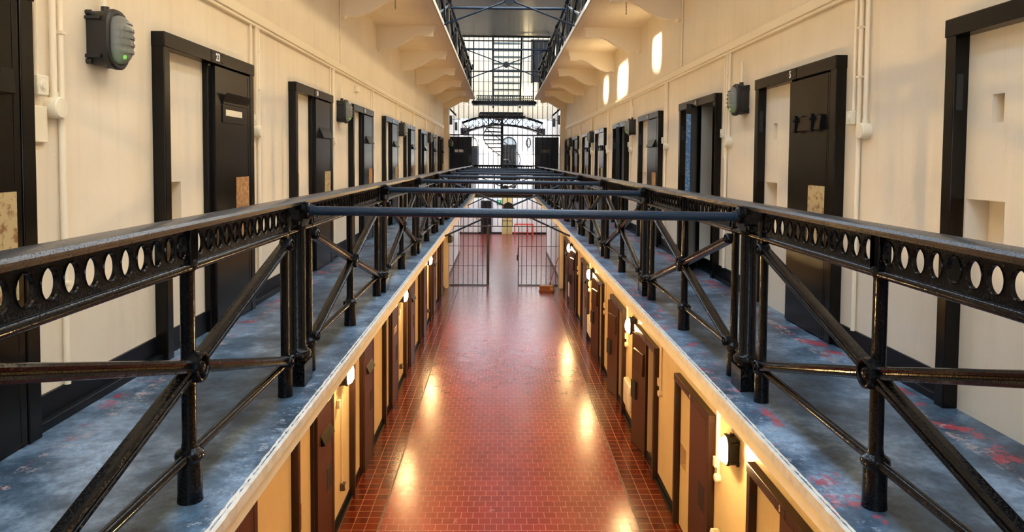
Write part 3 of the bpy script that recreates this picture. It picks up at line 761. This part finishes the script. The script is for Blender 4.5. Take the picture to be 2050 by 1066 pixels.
for x in (-1.29, 1.19): part('stile', MB().box(x-.022, x+.022, -.022, .022, 3.85, 6.2), M['barblack'], t)
# solid doors beside the screen at the gallery ends
for sgn, lab in ((-1, 'dark blue-black steel door with a bright viewing slot at the end of the left gallery'), (1, 'dark brown-black steel door with a pale label at the end of the right gallery')):
    a, b = (-2.28, -1.34) if sgn < 0 else (1.24, 2.22)
    t = thing('steel_door', lab, 'door', ((a+b)/2, YG+.07, ZL), 0, 'steel doors at the gallery ends'); hw = (b-a)/2
    lf = part('door_leaf', MB().box(-hw, hw, -.02, .02, .02, 2.30), M['skirting'] if sgn < 0 else M['doorblack'], t, bevel=.004)
    q = MB().box(-.26, .16, -.026, -.02, 1.64, 1.80)
    part('slot_frame', q, M['barblack'], lf)
    w_ = MB()
    if sgn < 0:
        for z in (1.665, 1.725): w_.box(-.23, .13, -.029, -.026, z, z+.04)
    else: w_.box(-.23, .1, -.029, -.026, 1.67, 1.78)
    part('viewing_slot', w_, M['platewhite'] if sgn < 0 else M['chain'], lf)
    part('lock_box', MB().box(-sgn*hw+sgn*.02, -sgn*hw+sgn*.16, -.07, -.02, 1.25, 1.55), M['black'], lf)
    part('lower_panel', MB().box(-hw+.05, hw-.3, -.028, -.02, .5, .98), M['black'], lf)
# ground floor gate screen
t = screen('barred_gate', 'black barred gate screen across the ground floor with its middle gate open', -2.3, 2.3, 0, 3.7,
       [(2.46, .022, -2.3, 2.3), (3.66, .02, -2.3, 2.3)], skip=lambda x: True)
for x in BX:
    z0 = 2.46 if -.70 < x < .58 else .01
    part('bar', MB().tube((x, 0, z0), (x, 0, 3.68), .0125, 8), M['barblack'], t)
for a, b in ((-2.3, -.69), (.6, 2.3)):
    for z, r in ((1.64, .009), (.83, .009), (.03, .022)): part('crossbar', MB().box(a, b, -r, r, z-r, z+r), M['barblack'], t)
for x in (-.69, .6): part('stile', MB().box(x-.02, x+.02, -.02, .02, 0, 2.46), M['barblack'], t)
part('lock_box', MB().box(.53, .60, -.04, .04, 1.05, 1.28), M['black'], t); part('lock_bracket', MB().box(.565, .615, -.03, .03, 1.28, 1.62), M['black'], t)
gt = MB().box(-.67, -.60, .02, .07, .03, 2.46); gt.box(-.655, -.615, 1.2, 1.24, .03, 2.42)
for z in (.05, .83, 1.64, 2.40): gt.box(-.645, -.625, .02, 1.24, z-.015, z+.015)
for i in range(1, 6): gt.tube((-.635, .04+.2*i, .05), (-.635, .04+.2*i, 2.4), .011, 8)
part('gate_leaf', gt, M['barblack'], t)

# the floor polisher by the gate
t = thing('floor_polisher', 'reddish brown block floor polisher with a long wooden handle standing by the gate', 'floor polisher', (1.715, 28.35, 0), math.radians(-12))
part('block', MB().box(-.29, .27, -.13, .15, .0, .20), M['wood'], t, bevel=.02)
part('pad', MB().box(-.31, .29, -.15, .17, .0, .07), M['wood'], t, bevel=.012)
part('end_panel', MB().box(.13, .275, -.135, .02, .08, .19), M['woodpale'], t, bevel=.006)
part('top_board', MB().box(-.27, .25, -.10, .13, .20, .24), M['woodpale'], t, bevel=.01)
h_ = part('handle', MB().tube((.08, .05, .22), (.42, .12, 1.36), .018, 12), M['handlewood'], t)
part('handle_socket', MB().tube((.08, .05, .22), (.12, .06, .36), .026, 12), M['wood'], h_)

# ------------------------------------------------------------------ cross landings, stair and hall beyond the grille
def landing(z, name, label, zr):
    t = thing(name, label, 'landing', (0, YG+.05, z), 0, 'iron landings across the hall')
    d = part('deck', MB().box(-1.36, 1.30, .0, 1.3, -.10, .0).box(-1.3, 1.24, -.02, .03, -.16, .02), M['iron'], t)
    return t
t = landing(ZL, 'iron_landing', 'iron landing linking both galleries behind the grille', .95)
pn = MB(); vs = pierced(-1.25, 1.25, 24, .95, 1.09, -.01, .01, 16)
pn.v = [(v[1], 1.2+v[0], v[2]) for v in vs.v]; pn.f = vs.f; pn.mi = vs.mi
part('pierced_panel', pn, M['iron'], t); part('handrail', MB().tube((-1.3, 1.2, 1.11), (1.3, 1.2, 1.11), .03, 10), M['iron'], t)
pp = MB()
for x in (-1.25, -.42, .42, 1.25): part('post', MB().tube((x, 1.2, 0), (x, 1.2, 1.1), .025, 10), M['iron'], t)

t = landing(7.60, 'iron_landing', 'upper iron landing with perforated toe panel under the barred stair', .95)
pn = MB(); vs = pierced(-1.2, 1.2, 30, .02, .16, -.01, .01, 12); v2 = pierced(-1.2, 1.2, 30, .18, .32, -.01, .01, 12)
pn.v = [(v[1], 1.0+v[0], v[2]) for v in vs.v]; pn.f = list(vs.f); pn.mi = list(vs.mi)
o_ = len(pn.v); pn.v += [(v[1], 1.0+v[0], v[2]) for v in v2.v]; pn.f += [tuple(i+o_ for i in f) for f in v2.f]; pn.mi += v2.mi
part('toe_panel', pn, M['iron'], t)
# straight stair behind the upper grille: it climbs towards the hall, seen from below
t = thing('iron_stair', 'dark open-riser iron stair behind the upper grille', 'stair', (.1, 33.6, 7.6))
nst = 11; run, rise = -.22, .262
def strp(x): return MB().prism([(0, 0), (0, .25), (run*nst-.1, rise*nst+.35), (run*nst-.1, rise*nst+.1)], 'x', x-.04, x+.04)
for x in (-.62, .62): part('stringer', strp(x), M['iron'], t)
for i in range(nst): part('tread', MB().box(-.59, .59, run*(i+1)-.12, run*(i+1)+.12, rise*(i+1)-.03, rise*(i+1)+.03), M['treads'], t)

# hall shell
WH = M['white']
mb = MB()
for s in (-1, 1):
    mb.box(s*(W+.0), s*(W+.35), YG+.3, 40.2, 0, 7.5)
    mb.box(s*2.6, s*6.8, 40.0, 40.2, 0, 3.6)
    mb.box(s*3.4, s*3.75, YG+.3, 50.5, 7.5, 13); mb.box(s*(W), s*3.75, YG+.3, 50.5, 7.4, 7.5)
    mb.box(s*6.6, s*6.8, 40, 51, 0, 7.5)
struct('wall_hall', mb, WH)
mb = MB()
# ground floor far wall with door openings
mb.box(-6.8, 6.8, 50.5, 50.8, 0, 3.6)
mb.box(-6.8, 6.8, 50.5, 50.8, 3.6, 7.6)
struct('wall_far', mb, WH)
mb = MB().box(-6.8, -3.0, 40.3, 50.5, 3.55, 3.75); mb.box(3.0, 6.8, 40.3, 50.5, 3.55, 3.75)
mb.box(-6.9, -.42, YG+.35, 51, 13, 13.2); mb.box(.42, 6.9, YG+.35, 51, 13, 13.2)  # unseen roof, added with a narrow slot to dim the hall
struct('ceiling_hall', mb, WH)
struct('wall_upper_far', MB().box(-3.75, 3.75, 37.0, 37.3, 7.62, 13), M['cream'])
struct('trim_9', MB().box(-3.75, 3.75, 36.9, 37.3, 7.3, 7.62), M['cream'])
struct('baseboard_hall', MB().box(-W+.02, -W-.02, YG+.3, 40.2, 0, .1).box(W-.02, W+.02, YG+.3, 40.2, 0, .1).box(-6.5, -1.5, 50.47, 50.52, 0, .12).box(-.8, -.05, 50.47, 50.52, 0, .12).box(.68, 6.5, 50.47, 50.52, 0, .12), M['skirting'])
# doors in the far wall
t = thing('hall_door', 'dark panelled doorway in the white far wall beyond the gate', 'door', (-1.15, 50.44, 0)); part('door_leaf', MB().box(-.34, .34, 0, .05, 0, 2.3), M['skirting'], t); part('door_frame', MB().box(-.38, -.32, -.12, 0, 0, 2.34).box(.32, .38, -.12, 0, 0, 2.34).box(-.38, .38, -.12, 0, 2.28, 2.34), M['barblack'], t)
t = thing('hall_door', 'ochre door in the white far wall beside the green exit sign', 'door', (.315, 50.44, 0)); part('door_leaf', MB().box(-.36, .36, 0, .05, 0, 2.58), M['yellowdoor'], t)
fm_ = MB()
for z in (.9, 1.75): fm_.box(-.36, .36, -.02, 0, z, z+.05)
fm_.box(-.02, .02, -.02, 0, 0, 2.58); part('glazing_bars', fm_, M['barblack'], t)
for xx, lab in ((-2.3, 'white double door with dark trim in the far wall at the left'), (1.45, 'white panel door in the far wall behind the red frame')):
    t = thing('hall_door', lab, 'door', (xx, 50.44, 0)); part('door_leaf', MB().box(-.62, .62, 0, .05, .1, 2.35), M['doorwhite'], t, bevel=.01)
    part('kick_plate', MB().box(-.62, .62, -.01, 0, 0, .1), M['barblack'], t); part('handle', MB().box(.45, .5, -.05, 0, 1.0, 1.15), M['chain'], t)
t = thing('exit_sign', 'small green exit sign with a white figure on the far wall', 'sign', (-.26, 50.44, 2.05))
b_ = part('sign_board', MB().box(-.17, .17, -.02, 0, 0, .34), M['green'], t)
fg = MB().lathe([(.03,-.026),(.03,-.021)], (.0, 0, .27), 10, 'y').prism([(-.03,.23),(.03,.24),(.03,.14),(.09,.05),(.06,.04),(.0,.12),(-.05,.05),(-.10,.06),(-.09,.085),(-.06,.085),(-.03,.14)], 'y', -.025, -.02)
part('figure', fg, M['platewhite'], b_)
# red tubular frame
t = thing('red_frame', 'red tubular metal frame standing on the hall floor beyond the gate', 'stand', (1.45, 49.3, 0)); 
for x, y in ((-.62, -.25), (.62, -.25), (-.62, .25), (.62, .25), (.25, -.25)): part('leg', MB().tube((x, y, 0), (x, y, .78), .035, 8), M['red'], t)
part('top_rail', MB().tube((-.62,-.25,.78), (.62,-.25,.78), .035, 8).tube((-.62,.25,.78), (.62,.25,.78), .03, 8).tube((-.62,-.25,.78), (-.62,.25,.78), .03, 8).tube((.62,-.25,.78), (.62,.25,.78), .03, 8), M['red'], t)
part('stretcher', MB().tube((-.62,.25,.2), (.62,.25,.2), .025, 8), M['red'], t)

# arched window door, dark side windows and lamp on the white wall of the middle level
t = thing('arched_doorway', 'arched doorway with a grid of dark panes and pale fanlight behind the spiral stair', 'door', (.40, 50.45, 3.75))
arc = [(.50*math.cos(PI*i/16), 2.5+.52*math.sin(PI*i/16)) for i in range(17)]
part('door_leaf', MB().box(-.46, .46, 0, .04, 0, 2.48), M['skirting'], t)
part('fanlight', MB().prism([(-.46, 2.5)] + [(.46*math.cos(PI*(16-i)/16), 2.5+.48*math.sin(PI*(16-i)/16)) for i in range(17)], 'y', 0, .03), M['fanlight'], t)
gb = MB().path([(p[0], -.02, p[1]) for p in arc], .045, 8)
for x in (-.5, .5): gb.box(x-.045, x+.045, -.06, .02, 0, 2.5)
gb.box(-.5, .5, -.05, .02, 2.44, 2.52)
for x in (-.23, 0, .23): gb.box(x-.015, x+.015, -.03, 0, 0, 2.48)
for i in range(1, 9): gb.box(-.46, .46, -.03, 0, .29*i-.012, .29*i+.012)
part('door_frame', gb, M['barblack'], t)
t = thing('arched_doorway', 'arched dark doorway at the left of the middle level behind the steel door', 'door', (-2.15, 50.45, 3.75))
part('door_leaf', MB().box(-.32, .32, 0, .04, 0, 2.4), M['skirting'], t)
gb = MB().path([(.36*math.cos(PI*i/12), -.02, 2.4+.6*math.sin(PI*i/12)) for i in range(13)], .04, 8)
for x in (-.36, .36): gb.box(x-.04, x+.04, -.06, .02, 0, 2.4)
part('door_frame', gb, M['barblack'], t)
for x in (-2.43, 2.38):
    t = thing('dark_window', 'dark window low on the white middle wall at the %s end of the iron arch' % ('left' if x < 0 else 'right'), 'window', (x, 50.4, 0), 0, 'dark windows beside the arch')
    s = -1 if x < 0 else 1
    part('pane', MB().box(-.3+s*.25, .3+s*.25, 0, .05, 6.95, 7.45), M['skirting'], t); part('sill', MB().box(-.34+s*.25, .34+s*.25, -.06, 0, 6.90, 6.95), M['barblack'], t)
t = thing('wall_lamp', 'small round-ended wall lamp on the white wall right of the arched doorway', 'lamp', (1.77, 50.45, 6.40))
part('lamp_ring', MB().path([(.14*math.cos(q), -.05, .32*math.sin(q)) for q in [2*PI*i/20 for i in range(21)]], .04, 8), M['black'], t)
part('lamp_glass', MB().lathe([(.12,0),(.11,-.06),(.05,-.09)], (0,0,0), 16, 'y'), M['platewhite'], t)
for i, (x, y, z) in enumerate(((-2.44, 32.2, 6.95), (-2.44, 36.0, 6.85), (2.44, 34.6, 7.0), (2.44, 31.4, 6.95))):
    t = thing('wall_lamp', 'narrow dark lamp on the white side wall beyond the grille, ' + ('left and nearer', 'left and farther', 'right and farther', 'right and nearer')[i], 'lamp', (x, y, z), PI/2 if x < 0 else -PI/2, 'narrow dark lamps on the hall walls')
    part('lamp_body', MB().box(-.09, .09, -.12, 0, -.2, .2), M['black'], t, bevel=.02); part('lamp_glass', MB().box(-.06, .06, -.14, -.12, -.16, .16), M['platewhite'], t)
# dark door and glowing lamp beyond the upper grille
t = thing('hall_door', 'dark blue-black door on the cream wall right of the upper stair', 'door', (2.05, 36.95, 7.62))
part('door_leaf', MB().box(-.65, .5, 0, .05, 1.55, 3.65), M['skirting'], t); part('door_frame', MB().box(-.7, -.63, -.06, 0, 1.5, 3.7).box(-.7, .6, -.06, 0, 3.63, 3.7), M['barblack'], t)
t = thing('wall_lamp', 'glowing yellow wall lamp low beside the upper stair', 'lamp', (1.15, 36.9, 8.65), 0)
part('lamp_globe', MB().lathe([(.02,-.12),(.09,-.09),(.12,0),(.09,.09),(.02,.12)], (0, -.14, 0), 16), M['litfar'], t); part('lamp_bracket', MB().tube((0,-.14,0), (0,0,0), .02, 8), M['black'], t)

# spiral stair
t = thing('spiral_stair', 'black iron spiral stair with curling handrail in the bright hall', 'stair', (-.1, 39.0, 3.6))
part('centre_pole', MB().tube((0,0,0), (0,0,3.8), .075, 14), M['iron'], t)
nT = 18; R_ = 1.0
rail_pts, low_pts = [], []
for i in range(nT):
    a = math.radians(-48 + 18*i); z = .21*i + .15
    mb = MB(); d = math.radians(10)
    pts = [(0, 0)] + [(R_*math.cos(a+q*d), R_*math.sin(a+q*d)) for q in (-1, 0, 1)]
    mb.prism(pts, 'z', z-.03, z+.04); part('tread', mb, M['iron'], t)
    if i % 3 == 0: part('baluster', MB().tube((R_*math.cos(a), R_*math.sin(a), z), (R_*math.cos(a), R_*math.sin(a), z+.9), .014, 6), M['iron'], t)
for i in range(0, nT*4):
    a = math.radians(-48 + 18*i/4); z = .21*i/4 + .15
    rail_pts.append((R_*math.cos(a), R_*math.sin(a), z+.9)); low_pts.append((R_*math.cos(a), R_*math.sin(a), z+.02))
part('handrail', MB().path(rail_pts, .022, 8), M['iron'], t); part('string', MB().path(low_pts, .028, 6), M['iron'], t)
# arched iron girder with deck
t = thing('arched_girder', 'dark lattice iron arch carrying a raised deck across the bright hall', 'bridge', (-.08, 37.0, 0), 0)
def zb(x): return 6.98 - .40*(abs(x)/1.95)**2
def zt(x): return 7.36 - .26*max(0, abs(x)-1.0)**1.5
xs = [-2.05 + 4.1*i/24 for i in range(25)]
for yy in (-.45, .45):
    part('lower_chord', MB().path([(x, yy, zb(x)) for x in xs], .04, 8), M['iron'], t); part('upper_chord', MB().path([(x, yy, zt(x)) for x in xs], .035, 8), M['iron'], t)
    la = MB()
    for i in range(0, 24, 2):
        la.tube((xs[i], yy, zb(xs[i])), (xs[i+2], yy, zt(xs[i+2])), .018, 6); la.tube((xs[i], yy, zt(xs[i])), (xs[i+2], yy, zb(xs[i+2])), .018, 6)
        la.tube((xs[i], yy, zb(xs[i])), (xs[i], yy, zt(xs[i])), .016, 6)
    part('lattice', la, M['iron'], t)
part('soffit_plate', MB().add([(x, y, zb(x)+.02) for x in xs for y in (-.5, .5)], [(2*i, 2*i+1, 2*i+3, 2*i+2) for i in range(24)]).add([(x, y, zb(x)-.02) for x in xs for y in (-.5, .5)], [(2*i, 2*i+1, 2*i+3, 2*i+2) for i in range(24)]), M['iron'], t)
part('deck', MB().box(-1.2, 1.15, -.6, .6, 7.36, 7.42).box(-1.15, 1.05, -.55, .55, 7.52, 7.60), M['iron'], t)
dp = MB()
for i in range(13): dp.box(-1.15+.18*i-.03, -1.15+.18*i+.03, -.58, -.52, 7.4, 7.55)
part('deck_post', dp, M['iron'], t)

# ------------------------------------------------------------------ light
w = bpy.data.worlds.new('sky'); scene.world = w; w.use_nodes = True
bg = w.node_tree.nodes['Background']; bg.inputs['Color'].default_value = (.66, .81, 1.0, 1); bg.inputs['Strength'].default_value = 6.4
ld = bpy.data.lights.new('sun', 'SUN'); ld.energy = 48; ld.color = (1, .86, .62); ld.angle = .07
so = link(bpy.data.objects.new('sun', ld)); so.rotation_euler = SUN.to_track_quat('-Z', 'Y').to_euler()

# ------------------------------------------------------------------ camera
f, pp_y = 1443.38, 387.27
cam = bpy.data.cameras.new('camera'); co = link(bpy.data.objects.new('camera', cam)); scene.camera = co
cam.sensor_fit = 'HORIZONTAL'; cam.sensor_width = 36; cam.lens = f*36/2050
cam.shift_x = 0; cam.shift_y = -(533-pp_y)/2050; cam.clip_start = .05; cam.clip_end = 300
yaw, pit, rol = .01557, .0463, .00699
R = Matrix.Rotation(-yaw, 3, 'Z') @ Matrix.Rotation(PI/2 - pit, 3, 'X') @ Matrix.Rotation(rol, 3, 'Z')
co.matrix_world = Matrix.Translation((-.14377, 0, 5.2)) @ R.to_4x4()

vs_ = scene.view_settings; vs_.view_transform = 'Standard'; vs_.look = 'None'; vs_.gamma = 1; vs_.use_curve_mapping = False
vs_.exposure = 0.0
cy = scene.cycles; cy.max_bounces = 12; cy.diffuse_bounces = 10; cy.glossy_bounces = 4; cy.transmission_bounces = 4
cy.caustics_reflective = False; cy.caustics_refractive = False; cy.sample_clamp_indirect = 8; cy.use_denoising = True
